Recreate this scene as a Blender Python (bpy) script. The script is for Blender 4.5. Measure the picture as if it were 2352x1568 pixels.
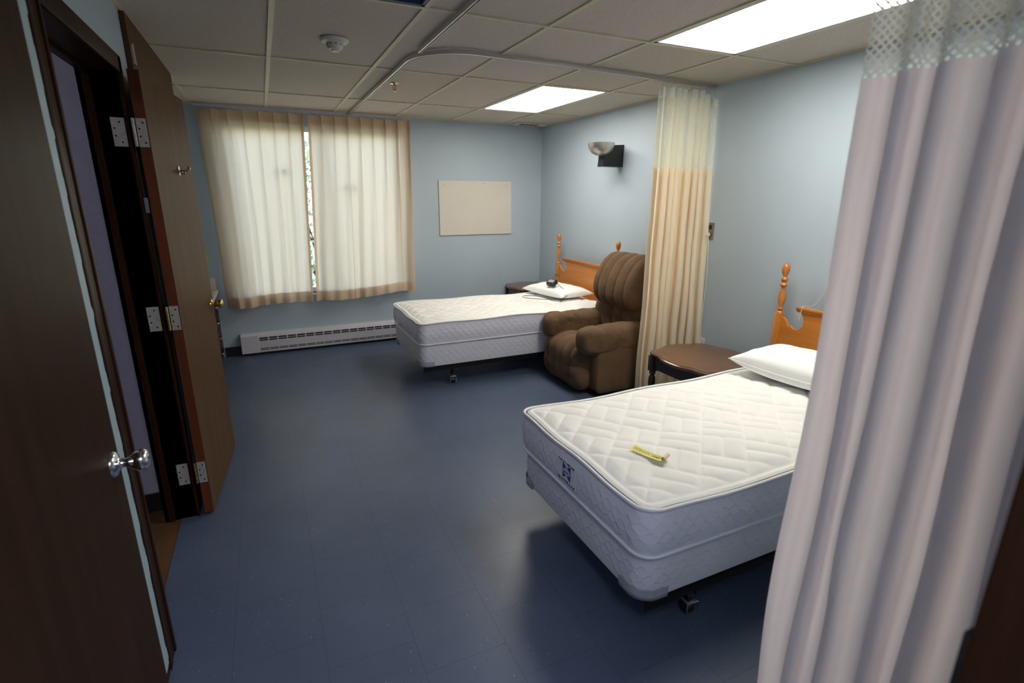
import bpy, math, random
import numpy as np
from mathutils import Vector, Matrix, noise
random.seed(4)
sc = bpy.context.scene
for o in list(bpy.data.objects):
    bpy.data.objects.remove(o)

# ------------------------------------------------------------ camera, sky, exposure
H = 2.382                       # ceiling height; the lens is 1.6 m above the floor
F_PX = 1194.35; YAW = 0.4365; PITCH = 0.2735; ROLL = 0.0039
def cam_axes():
    cy, sy = math.cos(YAW), math.sin(YAW); cp, sp = math.cos(PITCH), math.sin(PITCH)
    F = Vector((sy*cp, cy*cp, -sp)); R = Vector((cy, -sy, 0)); U = R.cross(F)
    cr, sr = math.cos(ROLL), math.sin(ROLL)
    return R*cr+U*sr, U*cr-R*sr, F
cr_, cu_, cf_ = cam_axes()
cam = bpy.data.cameras.new('camera'); camo = bpy.data.objects.new('camera', cam)
sc.collection.objects.link(camo); sc.camera = camo
camo.matrix_world = Matrix(((cr_.x, cu_.x, -cf_.x, 0), (cr_.y, cu_.y, -cf_.y, 0), (cr_.z, cu_.z, -cf_.z, 1.6), (0, 0, 0, 1)))
cam.sensor_width = 36.0; cam.lens = 36.0*F_PX/2352.0; cam.clip_start = 0.03
cam.dof.use_dof = True; cam.dof.focus_distance = 3.0; cam.dof.aperture_fstop = 2.8

world = bpy.data.worlds.new('world'); sc.world = world; world.use_nodes = True
wn = world.node_tree; bg = wn.nodes['Background']
sky = wn.nodes.new('ShaderNodeTexSky'); sky.sky_type = 'NISHITA'; sky.sun_disc = False
sky.sun_elevation = math.radians(38); sky.sun_rotation = math.radians(160)
wn.links.new(sky.outputs[0], bg.inputs[0]); bg.inputs[1].default_value = 1.12
LIGHT = 8.4                      # brightness of the ceiling diffusers

sc.view_settings.view_transform = 'Standard'; sc.view_settings.look = 'None'
sc.view_settings.gamma = 1.0; sc.view_settings.use_curve_mapping = False
sc.view_settings.exposure = 0.9
sc.cycles.max_bounces = 10; sc.cycles.diffuse_bounces = 6; sc.cycles.transparent_max_bounces = 24
sc.cycles.transmission_bounces = 8; sc.cycles.use_denoising = True
sc.cycles.sample_clamp_indirect = 6.0
C = sc.collection

# ------------------------------------------------------------ materials
def srgb(r, g, b):
    f = lambda c: c/12.92 if c <= .04045 else ((c+.055)/1.055)**2.4
    return (f(r/255), f(g/255), f(b/255), 1)
def newmat(name):
    m = bpy.data.materials.new(name); m.use_nodes = True
    return m, m.node_tree.nodes, m.node_tree.links, m.node_tree.nodes['Principled BSDF']
def coords(N, L, scale=(1, 1, 1), kind='Object'):
    t = N.new('ShaderNodeTexCoord'); mp = N.new('ShaderNodeMapping'); mp.inputs['Scale'].default_value = scale
    L.new(t.outputs[kind], mp.inputs[0]); return mp.outputs[0]
def ramp(N, L, src, stops):
    r = N.new('ShaderNodeValToRGB'); e = r.color_ramp.elements
    while len(e) < len(stops): e.new(0.5)
    for k, (p, c) in enumerate(stops): e[k].position = p; e[k].color = c
    L.new(src, r.inputs[0]); return r.outputs[0]
def noise_t(N, L, vec, scale, detail=3, rough=.5):
    n = N.new('ShaderNodeTexNoise'); n.inputs['Scale'].default_value = scale
    n.inputs['Detail'].default_value = detail; n.inputs['Roughness'].default_value = rough
    L.new(vec, n.inputs['Vector']); return n.outputs['Fac']
def bump(N, L, B, src, strength, dist):
    b = N.new('ShaderNodeBump'); b.inputs['Strength'].default_value = strength; b.inputs['Distance'].default_value = dist
    L.new(src, b.inputs['Height']); L.new(b.outputs[0], B.inputs['Normal'])
def mat_plain(name, col, rough=.5, metal=0, var=.08, nscale=8, bumpd=0, bscale=200, coat=0, stretch=(1, 1, 1), kind='Object', spec=.5):
    m, N, L, B = newmat(name)
    v = coords(N, L, stretch, kind)
    f = noise_t(N, L, v, nscale)
    lo = tuple(c*(1-var) for c in col[:3])+(1,); hi = tuple(min(1, c*(1+var)) for c in col[:3])+(1,)
    L.new(ramp(N, L, f, [(.3, lo), (.7, hi)]), B.inputs['Base Color'])
    B.inputs['Roughness'].default_value = rough; B.inputs['Metallic'].default_value = metal
    B.inputs['Specular IOR Level'].default_value = spec
    if coat: B.inputs['Coat Weight'].default_value = coat; B.inputs['Coat Roughness'].default_value = .15
    if bumpd:
        bump(N, L, B, noise_t(N, L, v, bscale, 2), .6, bumpd)
    return m
def mat_wood(name, dark, light, rough=.35, scale=3, stretch=(12, 12, .8), coat=.2, spec=.5):
    m, N, L, B = newmat(name)
    v = coords(N, L, stretch)
    f = noise_t(N, L, v, scale, 6, .6)
    L.new(ramp(N, L, f, [(.28, dark), (.72, light)]), B.inputs['Base Color'])
    B.inputs['Roughness'].default_value = rough; B.inputs['Coat Weight'].default_value = coat
    B.inputs['Coat Roughness'].default_value = .25; B.inputs['Specular IOR Level'].default_value = spec
    bump(N, L, B, f, .15, .001)
    return m
M = {}
M['wall'] = mat_plain('blue_wall_paint', srgb(175, 190, 202), .5, 0, .025, 2.5, .0006, 260)
M['wall_clean'] = mat_plain('blue_wall_paint_flaking', srgb(164, 190, 200), .5, 0, .05, 18, .001, 120)
M['wall_grey'] = mat_plain('lavender_grey_paint', srgb(186, 184, 204), .6, 0, .04, 30, .0005, 200)
M['hall'] = mat_plain('hall_paint', srgb(110, 105, 100), .7, 0, .05, 3)
M['black_base'] = mat_plain('black_rubber_base', srgb(30, 30, 34), .45, 0, .1, 8)
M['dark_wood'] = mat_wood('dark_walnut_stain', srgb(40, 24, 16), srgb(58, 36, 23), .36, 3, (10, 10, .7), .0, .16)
M['door_wood'] = mat_wood('brown_door_veneer', srgb(82, 60, 40), srgb(102, 78, 54), .42, 2.2, (14, 14, .6), .0, .12)
M['entry_wood'] = mat_wood('dark_brown_door_veneer', srgb(44, 29, 18), srgb(60, 41, 27), .38, 2.0, (10, 10, .5), .0, .14)
M['red_edge'] = mat_wood('reddish_door_edge', srgb(94, 48, 26), srgb(122, 66, 38), .4, 3, (8, 8, .8), .0, .3)
M['maple'] = mat_wood('honey_maple', srgb(190, 116, 44), srgb(208, 136, 60), .3, 2.5, (6, 1.2, 14), .4)
M['maple_post'] = mat_wood('honey_maple_turned', srgb(184, 110, 44), srgb(204, 132, 58), .28, 2.5, (8, 8, 1.2), .5)
M['table_wood'] = mat_wood('brown_table_wood', srgb(92, 64, 44), srgb(114, 82, 58), .28, 2.0, (10, 1.5, 10), .25)
M['table_dark'] = mat_wood('dark_table_wood', srgb(48, 32, 26), srgb(66, 44, 34), .35, 2.0, (2, 2, 12), .25)
M['white_metal'] = mat_plain('white_enamel', srgb(206, 204, 212), .4, 0, .02, 6)
M['black'] = mat_plain('black_void', srgb(12, 12, 14), .7, 0, .1, 8)
M['black_metal'] = mat_plain('black_steel', srgb(24, 22, 22), .45, .4, .15, 20)
M['chrome'] = mat_plain('polished_chrome', (.72, .72, .74, 1), .16, 1, .02, 10)
M['brushed'] = mat_plain('brushed_nickel', (.62, .60, .56, 1), .36, 1, .04, 10, 0, 200, 0, (1, 1, 30))
M['steel_hinge'] = mat_plain('worn_steel_hinge', srgb(196, 194, 186), .45, .35, .12, 60)
M['brass'] = mat_plain('polished_brass', (.78, .55, .22, 1), .18, 1, .05, 10)
M['track'] = mat_plain('aluminium_track', (.60, .60, .60, 1), .33, 1, .05, 8)
M['plastic_white'] = mat_plain('white_plastic', srgb(222, 220, 210), .4, 0, .02, 6)
M['plastic_grey'] = mat_plain('clear_grey_plastic', srgb(168, 172, 180), .3, 0, .05, 40)
M['plastic_black'] = mat_plain('black_plastic', srgb(22, 22, 24), .4, 0, .1, 30)
M['grid_bar'] = mat_plain('cream_grid_bar', srgb(214, 206, 176), .45, 0, .03, 4)
M['board'] = mat_plain('cream_board', srgb(212, 206, 196), .6, 0, .02, 5)
M['quilt'] = mat_plain('white_quilt_cloth', srgb(236, 236, 234), .85, 0, .02, 7, .0008, 500)
M['border'] = mat_plain('white_border_cloth', srgb(228, 229, 242), .8, 0, .02, 7, .0006, 600)
M['spring'] = mat_plain('grey_white_ticking', srgb(222, 223, 234), .85, 0, .03, 5, .0006, 600)
M['piping'] = mat_plain('white_piping_cord', srgb(232, 234, 238), .6, 0, .02, 9)
M['pillow'] = mat_plain('white_pillow_cloth', srgb(240, 243, 243), .8, 0, .015, 6, .0006, 300)
M['suede'] = mat_plain('brown_microsuede', srgb(100, 77, 55), .9, 0, .16, 9, .001, 350)
M['suede'].node_tree.nodes['Principled BSDF'].inputs['Sheen Weight'].default_value = .2
M['suede'].node_tree.nodes['Principled BSDF'].inputs['Sheen Tint'].default_value = srgb(170, 130, 100)
for k_ in ('door_wood', 'entry_wood', 'dark_wood'): M[k_].node_tree.nodes['Principled BSDF'].inputs['IOR'].default_value = 1.24
M['threshold'] = mat_plain('brown_floor_tile', srgb(96, 66, 40), .5, 0, .12, 12)
M['yellow'] = mat_plain('yellow_paper', srgb(238, 228, 140), .7, 0, .03, 12)
M['cream_paper'] = mat_plain('cream_paper', srgb(228, 214, 180), .7, 0, .03, 12)
M['ink_blue'] = mat_plain('blue_ink', srgb(30, 78, 150), .7, 0, .03, 12)
M['ink_navy'] = mat_plain('navy_ink', srgb(44, 50, 110), .7, 0, .1, 12)
M['ink_red'] = mat_plain('red_ink', srgb(176, 74, 96), .7, 0, .05, 12)
M['ink_black'] = mat_plain('dark_ink', srgb(60, 58, 40), .7, 0, .05, 12)
M['label_cloth'] = mat_plain('white_label_cloth', srgb(226, 228, 238), .7, 0, .02, 12)
M['counter'] = mat_plain('beige_laminate', srgb(206, 198, 184), .4, 0, .03, 20)
M['beige_plate'] = mat_plain('beige_switch_plate', srgb(196, 190, 150), .45, 0, .03, 8)
M['steel_plate'] = mat_plain('steel_cover_plate', srgb(150, 142, 134), .4, .7, .05, 30)
M['dark_blue_panel'] = mat_plain('unlit_blue_panel', srgb(62, 78, 108), .4, 0, .1, 6)
M['leaf'] = mat_plain('garden_leaf', srgb(108, 126, 98), .6, 0, .3, 3)
M['grass'] = mat_plain('lawn', srgb(110, 128, 80), .9, 0, .2, 2)

def mat_ceiling():
    m, N, L, B = newmat('ceiling_tile')
    v = coords(N, L)
    f = noise_t(N, L, v, 220, 3, .7)
    s1 = ramp(N, L, f, [(.34, srgb(166, 156, 146)), (.42, srgb(212, 204, 194)), (.7, srgb(220, 212, 202))])
    # every tile slightly its own tone
    sep = N.new('ShaderNodeSeparateXYZ'); L.new(v, sep.inputs[0])
    def cell(out, off, size):
        a = N.new('ShaderNodeMath'); a.operation = 'SUBTRACT'; L.new(out, a.inputs[0]); a.inputs[1].default_value = off
        d = N.new('ShaderNodeMath'); d.operation = 'DIVIDE'; L.new(a.outputs[0], d.inputs[0]); d.inputs[1].default_value = size
        g = N.new('ShaderNodeMath'); g.operation = 'FLOOR'; L.new(d.outputs[0], g.inputs[0]); return g.outputs[0]
    cb = N.new('ShaderNodeCombineXYZ'); L.new(cell(sep.outputs[0], .1318, .6096), cb.inputs[0]); L.new(cell(sep.outputs[1], 4.9253, 1.2192), cb.inputs[1])
    w = N.new('ShaderNodeTexWhiteNoise'); w.noise_dimensions = '3D'; L.new(cb.outputs[0], w.inputs[0])
    tint = ramp(N, L, w.outputs['Value'], [(0, (.90, .88, .82, 1)), (.5, (.95, .92, .89, 1)), (1, (1, .97, 1, 1))])
    mx = N.new('ShaderNodeMix'); mx.data_type = 'RGBA'; mx.blend_type = 'MULTIPLY'; mx.inputs[0].default_value = 1
    L.new(s1, mx.inputs[6]); L.new(tint, mx.inputs[7]); L.new(mx.outputs[2], B.inputs['Base Color'])
    B.inputs['Roughness'].default_value = .85
    bump(N, L, B, f, .5, .0015)
    return m
M['tile'] = mat_ceiling()

def mat_floor():
    m, N, L, B = newmat('blue_vinyl_floor_tile')
    v = coords(N, L)
    base = ramp(N, L, noise_t(N, L, v, 1.6, 4, .6), [(.3, srgb(72, 84, 108)), (.7, srgb(84, 97, 120))])
    # small light and dark flecks
    def flecks(scale, thr, col, cur, stretch):
        vv = coords(N, L, stretch)
        vo = N.new('ShaderNodeTexVoronoi'); vo.inputs['Scale'].default_value = scale; L.new(vv, vo.inputs['Vector'])
        ms = N.new('ShaderNodeMath'); ms.operation = 'LESS_THAN'; L.new(vo.outputs['Distance'], ms.inputs[0]); ms.inputs[1].default_value = thr
        sx = N.new('ShaderNodeSeparateColor'); L.new(vo.outputs['Color'], sx.inputs[0])
        g2 = N.new('ShaderNodeMath'); g2.operation = 'GREATER_THAN'; L.new(sx.outputs[0], g2.inputs[0]); g2.inputs[1].default_value = .55
        mu = N.new('ShaderNodeMath'); mu.operation = 'MULTIPLY'; L.new(ms.outputs[0], mu.inputs[0]); L.new(g2.outputs[0], mu.inputs[1])
        mx = N.new('ShaderNodeMix'); mx.data_type = 'RGBA'; L.new(mu.outputs[0], mx.inputs[0]); L.new(cur, mx.inputs[6]); mx.inputs[7].default_value = col
        return mx.outputs[2]
    c = flecks(34, .10, srgb(36, 52, 84), base, (1, 1.8, 1))
    c = flecks(22, .07, srgb(136, 150, 168), c, (1.7, 1, 1))
    # tile joints every 12 inches
    br = N.new('ShaderNodeTexBrick'); br.offset = .5; br.inputs['Scale'].default_value = 1
    mp = N.new('ShaderNodeMapping'); tc = N.new('ShaderNodeTexCoord'); L.new(tc.outputs['Object'], mp.inputs[0])
    mp.inputs['Rotation'].default_value = (0, 0, math.pi/2); mp.inputs['Location'].default_value = (.20, -.032, 0)
    L.new(mp.outputs[0], br.inputs['Vector'])
    br.inputs['Brick Width'].default_value = .3048; br.inputs['Row Height'].default_value = .3048
    br.inputs['Mortar Size'].default_value = .0013; br.inputs['Mortar Smooth'].default_value = .5
    br.inputs['Color1'].default_value = (0, 0, 0, 1); br.inputs['Color2'].default_value = (0, 0, 0, 1); br.inputs['Mortar'].default_value = (1, 1, 1, 1)
    fm = N.new('ShaderNodeMath'); fm.operation = 'MULTIPLY'; L.new(br.outputs['Fac'], fm.inputs[0]); fm.inputs[1].default_value = .55
    mx = N.new('ShaderNodeMix'); mx.data_type = 'RGBA'; L.new(fm.outputs[0], mx.inputs[0]); L.new(c, mx.inputs[6]); mx.inputs[7].default_value = srgb(34, 46, 74)
    L.new(mx.outputs[2], B.inputs['Base Color'])
    rr = N.new('ShaderNodeMapRange'); L.new(noise_t(N, L, v, 3.5, 5, .65), rr.inputs[0])
    rr.inputs[3].default_value = .26; rr.inputs[4].default_value = .46
    L.new(rr.outputs[0], B.inputs['Roughness']); B.inputs['Specular IOR Level'].default_value = .45
    bump(N, L, B, noise_t(N, L, v, 14, 3), .12, .002)
    return m
M['floor'] = mat_floor()

def mat_fabric(name, col, transl, col2=None, rough=.9):
    m, N, L, B = newmat(name)
    out = N['Material Output']
    v = coords(N, L, (1, 1, 1))
    f = noise_t(N, L, v, 5, 3)
    cc = ramp(N, L, f, [(.3, tuple(c*.96 for c in col[:3])+(1,)), (.7, col)])
    L.new(cc, B.inputs['Base Color']); B.inputs['Roughness'].default_value = rough; B.inputs['Specular IOR Level'].default_value = .15
    bump(N, L, B, noise_t(N, L, v, 600, 2), .4, .0006)
    tr = N.new('ShaderNodeBsdfTranslucent')
    tr.inputs[0].default_value = col2 or col
    mx = N.new('ShaderNodeMixShader'); mx.inputs[0].default_value = transl
    L.new(B.outputs[0], mx.inputs[1]); L.new(tr.outputs[0], mx.inputs[2]); L.new(mx.outputs[0], out.inputs[0])
    return m
M['drape'] = mat_fabric('cream_window_drape', srgb(240, 224, 198), .45, srgb(248, 222, 196))
M['privacy_cream'] = mat_fabric('cream_privacy_cloth', srgb(246, 234, 210), .28, srgb(248, 232, 206))
M['privacy_pink'] = mat_fabric('pale_pink_privacy_cloth', srgb(246, 242, 248), .55, srgb(252, 238, 238))
M['tape'] = mat_fabric('white_header_tape', srgb(236, 238, 232), .35)

def mat_net(name, col, cell):
    m, N, L, B = newmat(name)
    out = N['Material Output']
    uv = N.new('ShaderNodeUVMap'); uv.uv_map = 'UVMap'
    mp = N.new('ShaderNodeMapping'); mp.inputs['Scale'].default_value = (1/cell, 1/cell, 1); L.new(uv.outputs[0], mp.inputs[0])
    sep = N.new('ShaderNodeSeparateXYZ'); L.new(mp.outputs[0], sep.inputs[0])
    def mth(op, a, b=None):
        n = N.new('ShaderNodeMath'); n.operation = op
        for k, q in enumerate((a, b)):
            if q is None: continue
            if isinstance(q, (int, float)): n.inputs[k].default_value = q
            else: L.new(q, n.inputs[k])
        return n.outputs[0]
    # diamond netting: holes where both diagonal waves are high
    s1 = mth('ABSOLUTE', mth('SINE', mth('MULTIPLY', mth('ADD', sep.outputs[0], sep.outputs[1]), math.pi)))
    s2 = mth('ABSOLUTE', mth('SINE', mth('MULTIPLY', mth('SUBTRACT', sep.outputs[0], sep.outputs[1]), math.pi)))
    hole = mth('GREATER_THAN', mth('MINIMUM', s1, s2), .56)
    tr = N.new('ShaderNodeBsdfTransparent')
    B.inputs['Base Color'].default_value = col; B.inputs['Roughness'].default_value = .7
    ts = N.new('ShaderNodeBsdfTranslucent'); ts.inputs[0].default_value = col
    m1 = N.new('ShaderNodeMixShader'); m1.inputs[0].default_value = .3; L.new(B.outputs[0], m1.inputs[1]); L.new(ts.outputs[0], m1.inputs[2])
    m2 = N.new('ShaderNodeMixShader'); L.new(hole, m2.inputs[0]); L.new(m1.outputs[0], m2.inputs[1]); L.new(tr.outputs[0], m2.inputs[2])
    L.new(m2.outputs[0], out.inputs[0])
    return m
M['net'] = mat_net('cream_netting', srgb(244, 243, 228), .0145)

def mat_light(name='lit_diffuser', col=(1, .94, .825, 1), k=1.0):
    m, N, L, B = newmat(name)
    B.inputs['Base Color'].default_value = (.8, .8, .8, 1)
    B.inputs['Emission Color'].default_value = col; B.inputs['Emission Strength'].default_value = LIGHT*k
    return m
M['light'] = mat_light()
M['side_fill'] = mat_light('side_room_fill_diffuser', (1, .95, .95, 1), .7)
M['hall_fill'] = mat_light('hall_fill_diffuser', (.87, .88, 1, 1), 1.3)
def mat_glass():
    m, N, L, B = newmat('window_glass')
    out = N['Material Output']
    tr = N.new('ShaderNodeBsdfTransparent'); gl = N.new('ShaderNodeBsdfGlossy'); gl.inputs['Roughness'].default_value = .02
    fr = N.new('ShaderNodeFresnel'); mx = N.new('ShaderNodeMixShader')
    L.new(fr.outputs[0], mx.inputs[0]); L.new(tr.outputs[0], mx.inputs[1]); L.new(gl.outputs[0], mx.inputs[2]); L.new(mx.outputs[0], out.inputs[0])
    return m
M['glass'] = mat_glass()

# ------------------------------------------------------------ mesh helpers
class MB:
    """collects shapes, then links them as one mesh object"""
    def __init__(s): s.v = []; s.f = []; s.uv = None
    def add(s, v, f):
        k = len(s.v); s.v += [tuple(p) for p in v]; s.f += [tuple(i+k for i in q) for q in f]; return s
    def box(s, x0, x1, y0, y1, z0, z1, bev=0, T=None):
        if x1 < x0: x0, x1 = x1, x0
        if y1 < y0: y0, y1 = y1, y0
        b = min(bev, (x1-x0)*.45, (y1-y0)*.45, (z1-z0)*.45)
        if b <= 0:
            v = [(x, y, z) for x in (x0, x1) for y in (y0, y1) for z in (z0, z1)]
            f = [(0, 1, 3, 2), (4, 6, 7, 5), (0, 4, 5, 1), (2, 3, 7, 6), (0, 2, 6, 4), (1, 5, 7, 3)]
        else:
            import bmesh
            bm = bmesh.new(); bmesh.ops.create_cube(bm, size=1)
            for q in bm.verts: q.co = Vector(((x0+x1)/2+q.co.x*(x1-x0), (y0+y1)/2+q.co.y*(y1-y0), (z0+z1)/2+q.co.z*(z1-z0)))
            bmesh.ops.bevel(bm, geom=bm.edges[:], offset=b, segments=2, affect='EDGES', profile=.5)
            bm.verts.index_update()
            v = [tuple(q.co) for q in bm.verts]; f = [tuple(q.index for q in p.verts) for p in bm.faces]; bm.free()
        if T: v = [tuple(T @ Vector(p)) for p in v]
        return s.add(v, f)
    def lathe(s, prof, c=(0, 0, 0), n=24, axis='z'):
        """prof: (radius, height) pairs"""
        v = []; f = []
        for r, h in prof:
            for k in range(n):
                a = 2*math.pi*k/n; p = (r*math.cos(a), r*math.sin(a), h)
                if axis == 'x': p = (p[2], p[0], p[1])
                if axis == 'y': p = (p[0], p[2], p[1])
                v.append((p[0]+c[0], p[1]+c[1], p[2]+c[2]))
        m = len(prof)
        for i in range(m-1):
            for k in range(n):
                f.append((i*n+k, i*n+(k+1) % n, (i+1)*n+(k+1) % n, (i+1)*n+k))
        f.append(tuple(range(n))[::-1]); f.append(tuple((m-1)*n+k for k in range(n)))
        if axis == 'y': f = [tuple(reversed(q)) for q in f]
        return s.add(v, f)
    def tube(s, pts, r, n=8, closed=False):
        pts = [Vector(p) for p in pts]; m = len(pts); v = []; f = []
        up = None
        for i, p in enumerate(pts):
            a = pts[(i-1) % m] if closed or i else p; b = pts[(i+1) % m] if closed or i < m-1 else p
            d = (b-a).normalized()
            if up is None: up = d.orthogonal().normalized()
            else:
                up = (up-d*up.dot(d))
                up = up.normalized() if up.length > 1e-6 else d.orthogonal().normalized()
            w = d.cross(up)
            for k in range(n):
                t = 2*math.pi*k/n; v.append(p+(up*math.cos(t)+w*math.sin(t))*r)
        for i in range(m if closed else m-1):
            j = (i+1) % m
            for k in range(n): f.append((i*n+k, i*n+(k+1) % n, j*n+(k+1) % n, j*n+k))
        if not closed: f.append(tuple(range(n))[::-1]); f.append(tuple((m-1)*n+k for k in range(n)))
        return s.add(v, f)
    def prism(s, poly, a0, a1, axis='x'):
        """polygon of (p,q) pairs extruded along axis; x: (y,z), y: (x,z), z: (x,y)"""
        n = len(poly); mk = {'x': lambda a, p, q: (a, p, q), 'y': lambda a, p, q: (p, a, q), 'z': lambda a, p, q: (p, q, a)}[axis]
        v = [mk(a0, *p) for p in poly]+[mk(a1, *p) for p in poly]
        f = [tuple(range(n)), tuple(range(2*n-1, n-1, -1))]+[(i, i+n, (i+1) % n+n, (i+1) % n) for i in range(n)]
        return s.add(v, f)
    def grid(s, P, closed_u=False, closed_v=False, flip=False):
        """P: array nu x nv x 3"""
        nu, nv = P.shape[:2]; f = []
        for i in range(nu if closed_u else nu-1):
            a = (i+1) % nu
            for j in range(nv if closed_v else nv-1):
                b = (j+1) % nv; q = (i*nv+j, a*nv+j, a*nv+b, i*nv+b)
                f.append(q[::-1] if flip else q)
        return s.add([tuple(p) for p in P.reshape(-1, 3)], f)
    def build(s, name, m, parent=None, smooth=False, weld=False, fix=True):
        me = bpy.data.meshes.new(name); me.from_pydata(s.v, [], s.f)
        me.materials.append(m)
        if fix:
            import bmesh
            bm = bmesh.new(); bm.from_mesh(me)
            if weld: bmesh.ops.remove_doubles(bm, verts=bm.verts, dist=1e-5)
            bmesh.ops.recalc_face_normals(bm, faces=bm.faces); bm.to_mesh(me); bm.free()
        if smooth is True: me.shade_smooth()
        elif smooth:
            me.shade_smooth()
            try: me.set_sharp_from_angle(angle=math.radians(smooth))
            except Exception: pass
        o = bpy.data.objects.new(name, me); C.objects.link(o)
        if parent is not None: o.parent = parent
        return o
def tag(o, label, cat, group=None):
    o['label'] = label; o['category'] = cat
    if group: o['group'] = group
    return o
def struct(o, label=None):
    o['kind'] = 'structure'
    if label: o['label'] = label
    return o
def thing(name, label, cat, loc=(0, 0, 0), group=None, rz=0):
    o = bpy.data.objects.new(name, None); o.empty_display_size = .1; C.objects.link(o)
    o.location = loc; o.rotation_euler = (0, 0, rz); tag(o, label, cat, group); return o
def copy_tree(o, parent=None):
    c = o.copy(); C.objects.link(c); c.parent = parent
    for ch in [q for q in bpy.data.objects if q.parent == o]: copy_tree(ch, c)
    return c
def sheet(name, P, U, V, m, parent=None):
    """cloth sheet from an nu x nv x 3 array with UVs in metres"""
    b = MB().grid(P); o = b.build(name, m, parent, smooth=True, fix=False)
    me = o.data; uv = me.uv_layers.new(name='UVMap'); nu, nv = P.shape[:2]
    idx = np.empty(len(me.loops), dtype=np.int32); me.loops.foreach_get('vertex_index', idx)
    co = np.stack([U[idx//nv], V[idx % nv]], axis=1).astype(np.float32).ravel(); uv.data.foreach_set('uv', co)
    return o
def catmull(pts, n, closed=True):
    P = np.array(pts, float); m = len(P); out = []
    segs = m if closed else m-1
    for i in range(segs):
        p0 = P[(i-1) % m] if closed or i else P[0]; p1 = P[i]; p2 = P[(i+1) % m]; p3 = P[(i+2) % m] if closed or i < m-2 else P[-1]
        for t in np.linspace(0, 1, n, endpoint=False):
            out.append(.5*((2*p1)+(-p0+p2)*t+(2*p0-5*p1+4*p2-p3)*t*t+(-p0+3*p1-3*p2+p3)*t**3))
    if not closed: out.append(P[-1])
    return np.array(out)
def text_obj(body, size, m, name, parent, mat, extrude=.0004, bold=0):
    cu = bpy.data.curves.new(name, 'FONT'); cu.body = body; cu.size = size; cu.extrude = extrude; cu.align_x = 'CENTER'; cu.align_y = 'CENTER'; cu.offset = bold
    t = bpy.data.objects.new(name, cu); C.objects.link(t)
    dg = bpy.context.evaluated_depsgraph_get(); me = bpy.data.meshes.new_from_object(t.evaluated_get(dg))
    bpy.data.objects.remove(t); bpy.data.curves.remove(cu)
    me.transform(mat); me.materials.clear(); me.materials.append(m)
    o = bpy.data.objects.new(name, me); C.objects.link(o); o.parent = parent; return o
def basis(origin, ex, ey):
    ex = Vector(ex).normalized(); ey = Vector(ey).normalized(); ez = ex.cross(ey)
    return Matrix(((ex.x, ey.x, ez.x, origin[0]), (ex.y, ey.y, ez.y, origin[1]), (ex.z, ey.z, ez.z, origin[2]), (0, 0, 0, 1)))

# ------------------------------------------------------------ room shell
XL, XR, YB, YN = -.48, 3.10, 5.83, .06        # left, right, back and near wall faces
XREC, YREC = -1.12, 4.45                       # recess in the left wall that holds the dresser
DY0, DY1, DZ, XJ = 1.90, 2.815, 2.085, -.62     # doorway in the left wall
WX0, WX1, WZ0, WZ1 = -.30, 1.38, .60, 2.25     # window opening
b = MB(); b.box(-.55, XR+.12, -1.7, YB+.12, -.06, 0); b.box(-1.3, -.55, YREC, YB+.12, -.06, 0)
struct(b.build('floor', M['floor']), 'blue vinyl tile floor')
struct(MB().box(-1.9, -.55, 1.3, YREC-.02, -.06, -.002).build('floor', M['threshold']), 'brown tile floor inside the side doorway')
struct(MB().box(XR, XR+.12, -1.7, YB+.12, 0, H+.1).build('wall_right', M['wall']))
b = MB(); b.box(XREC-.12, WX0, YB, YB+.14, 0, H+.1); b.box(WX1, XR, YB, YB+.14, 0, H+.1)
b.box(WX0, WX1, YB, YB+.14, 0, WZ0); b.box(WX0, WX1, YB, YB+.14, WZ1, H+.1)
struct(b.build('wall_back', M['wall']))
b = MB(); b.box(XL-.14, XL, -1.7, DY0, 0, H+.1); b.box(XL-.14, XL, DY1, YREC, 0, H+.1); b.box(XL-.14, XL, DY0, DY1, DZ+.02, H+.1)
b.box(XREC-.12, XL-.14, YREC-.1, YREC, 0, H+.1); b.box(XREC-.12, XREC, YREC, YB, 0, H+.1)
struct(b.build('wall_left', M['wall']))
b = MB(); b.box(.62, XR, YN-.12, YN, 0, H+.1); b.box(XL, .62, YN-.12, YN, 2.30, H+.1)  # opening kept tall so the added hall light reaches the near curtain
struct(b.build('wall_near', M['wall']))
b = MB(); b.box(-1.9, XR+.1, -1.82, -1.7, 0, H+.1); b.box(XL-.3, XL-.14, -1.7, 1.3, 0, H+.1)
struct(b.build('wall_hall', M['hall']))
# small room behind the side doorway
b = MB(); b.box(-1.9, XJ+.002, 2.96, 3.06, 0, H+.1); b.box(-1.95, -1.9, 1.3, 3.06, 0, H+.1); b.box(-1.9, XJ, 1.2, 1.3, 0, H+.1)
struct(b.build('wall_side_room', M['wall_grey']), 'lavender grey wall inside the side doorway')
struct(MB().box(-1.9, XJ, 2.945, 2.96, 0, .10).build('baseboard_side_room', M['black_base']))
# ceiling tiles in a 2 x 4 foot grid; light panels replace some tiles
GX, GY, S = .1318, 4.9253, .6096
LIGHTS = [(3, 0), (3, 2)]; UNLIT = [(0, 2)]
b = MB(); bars = MB()
xs = [XREC-.1]+[GX+S*i for i in range(-1, 5)]+[XR+.02]; ys = [YB+.02]+[GY-2*S*j for j in range(0, 6)]+[-1.75]
for i in range(len(xs)-1):
    for j in range(len(ys)-1):
        gi, gj = i-2, j-1
        if (gi, gj) in LIGHTS or (gi, gj) in UNLIT: continue
        if gi in (-1, 0) and gj >= 4: continue
        b.box(xs[i]+.004, xs[i+1]-.004, ys[j+1]+.004, ys[j]-.004, H+.006, H+.022)
b.box(-1.95, XR+.12, -1.82, YB+.14, H+.12, H+.2)
struct(b.build('ceiling', M['tile']))
for x in xs[1:-1]: bars.box(x-.012, x+.012, -1.7, YB, H-.001, H+.008)
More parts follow.
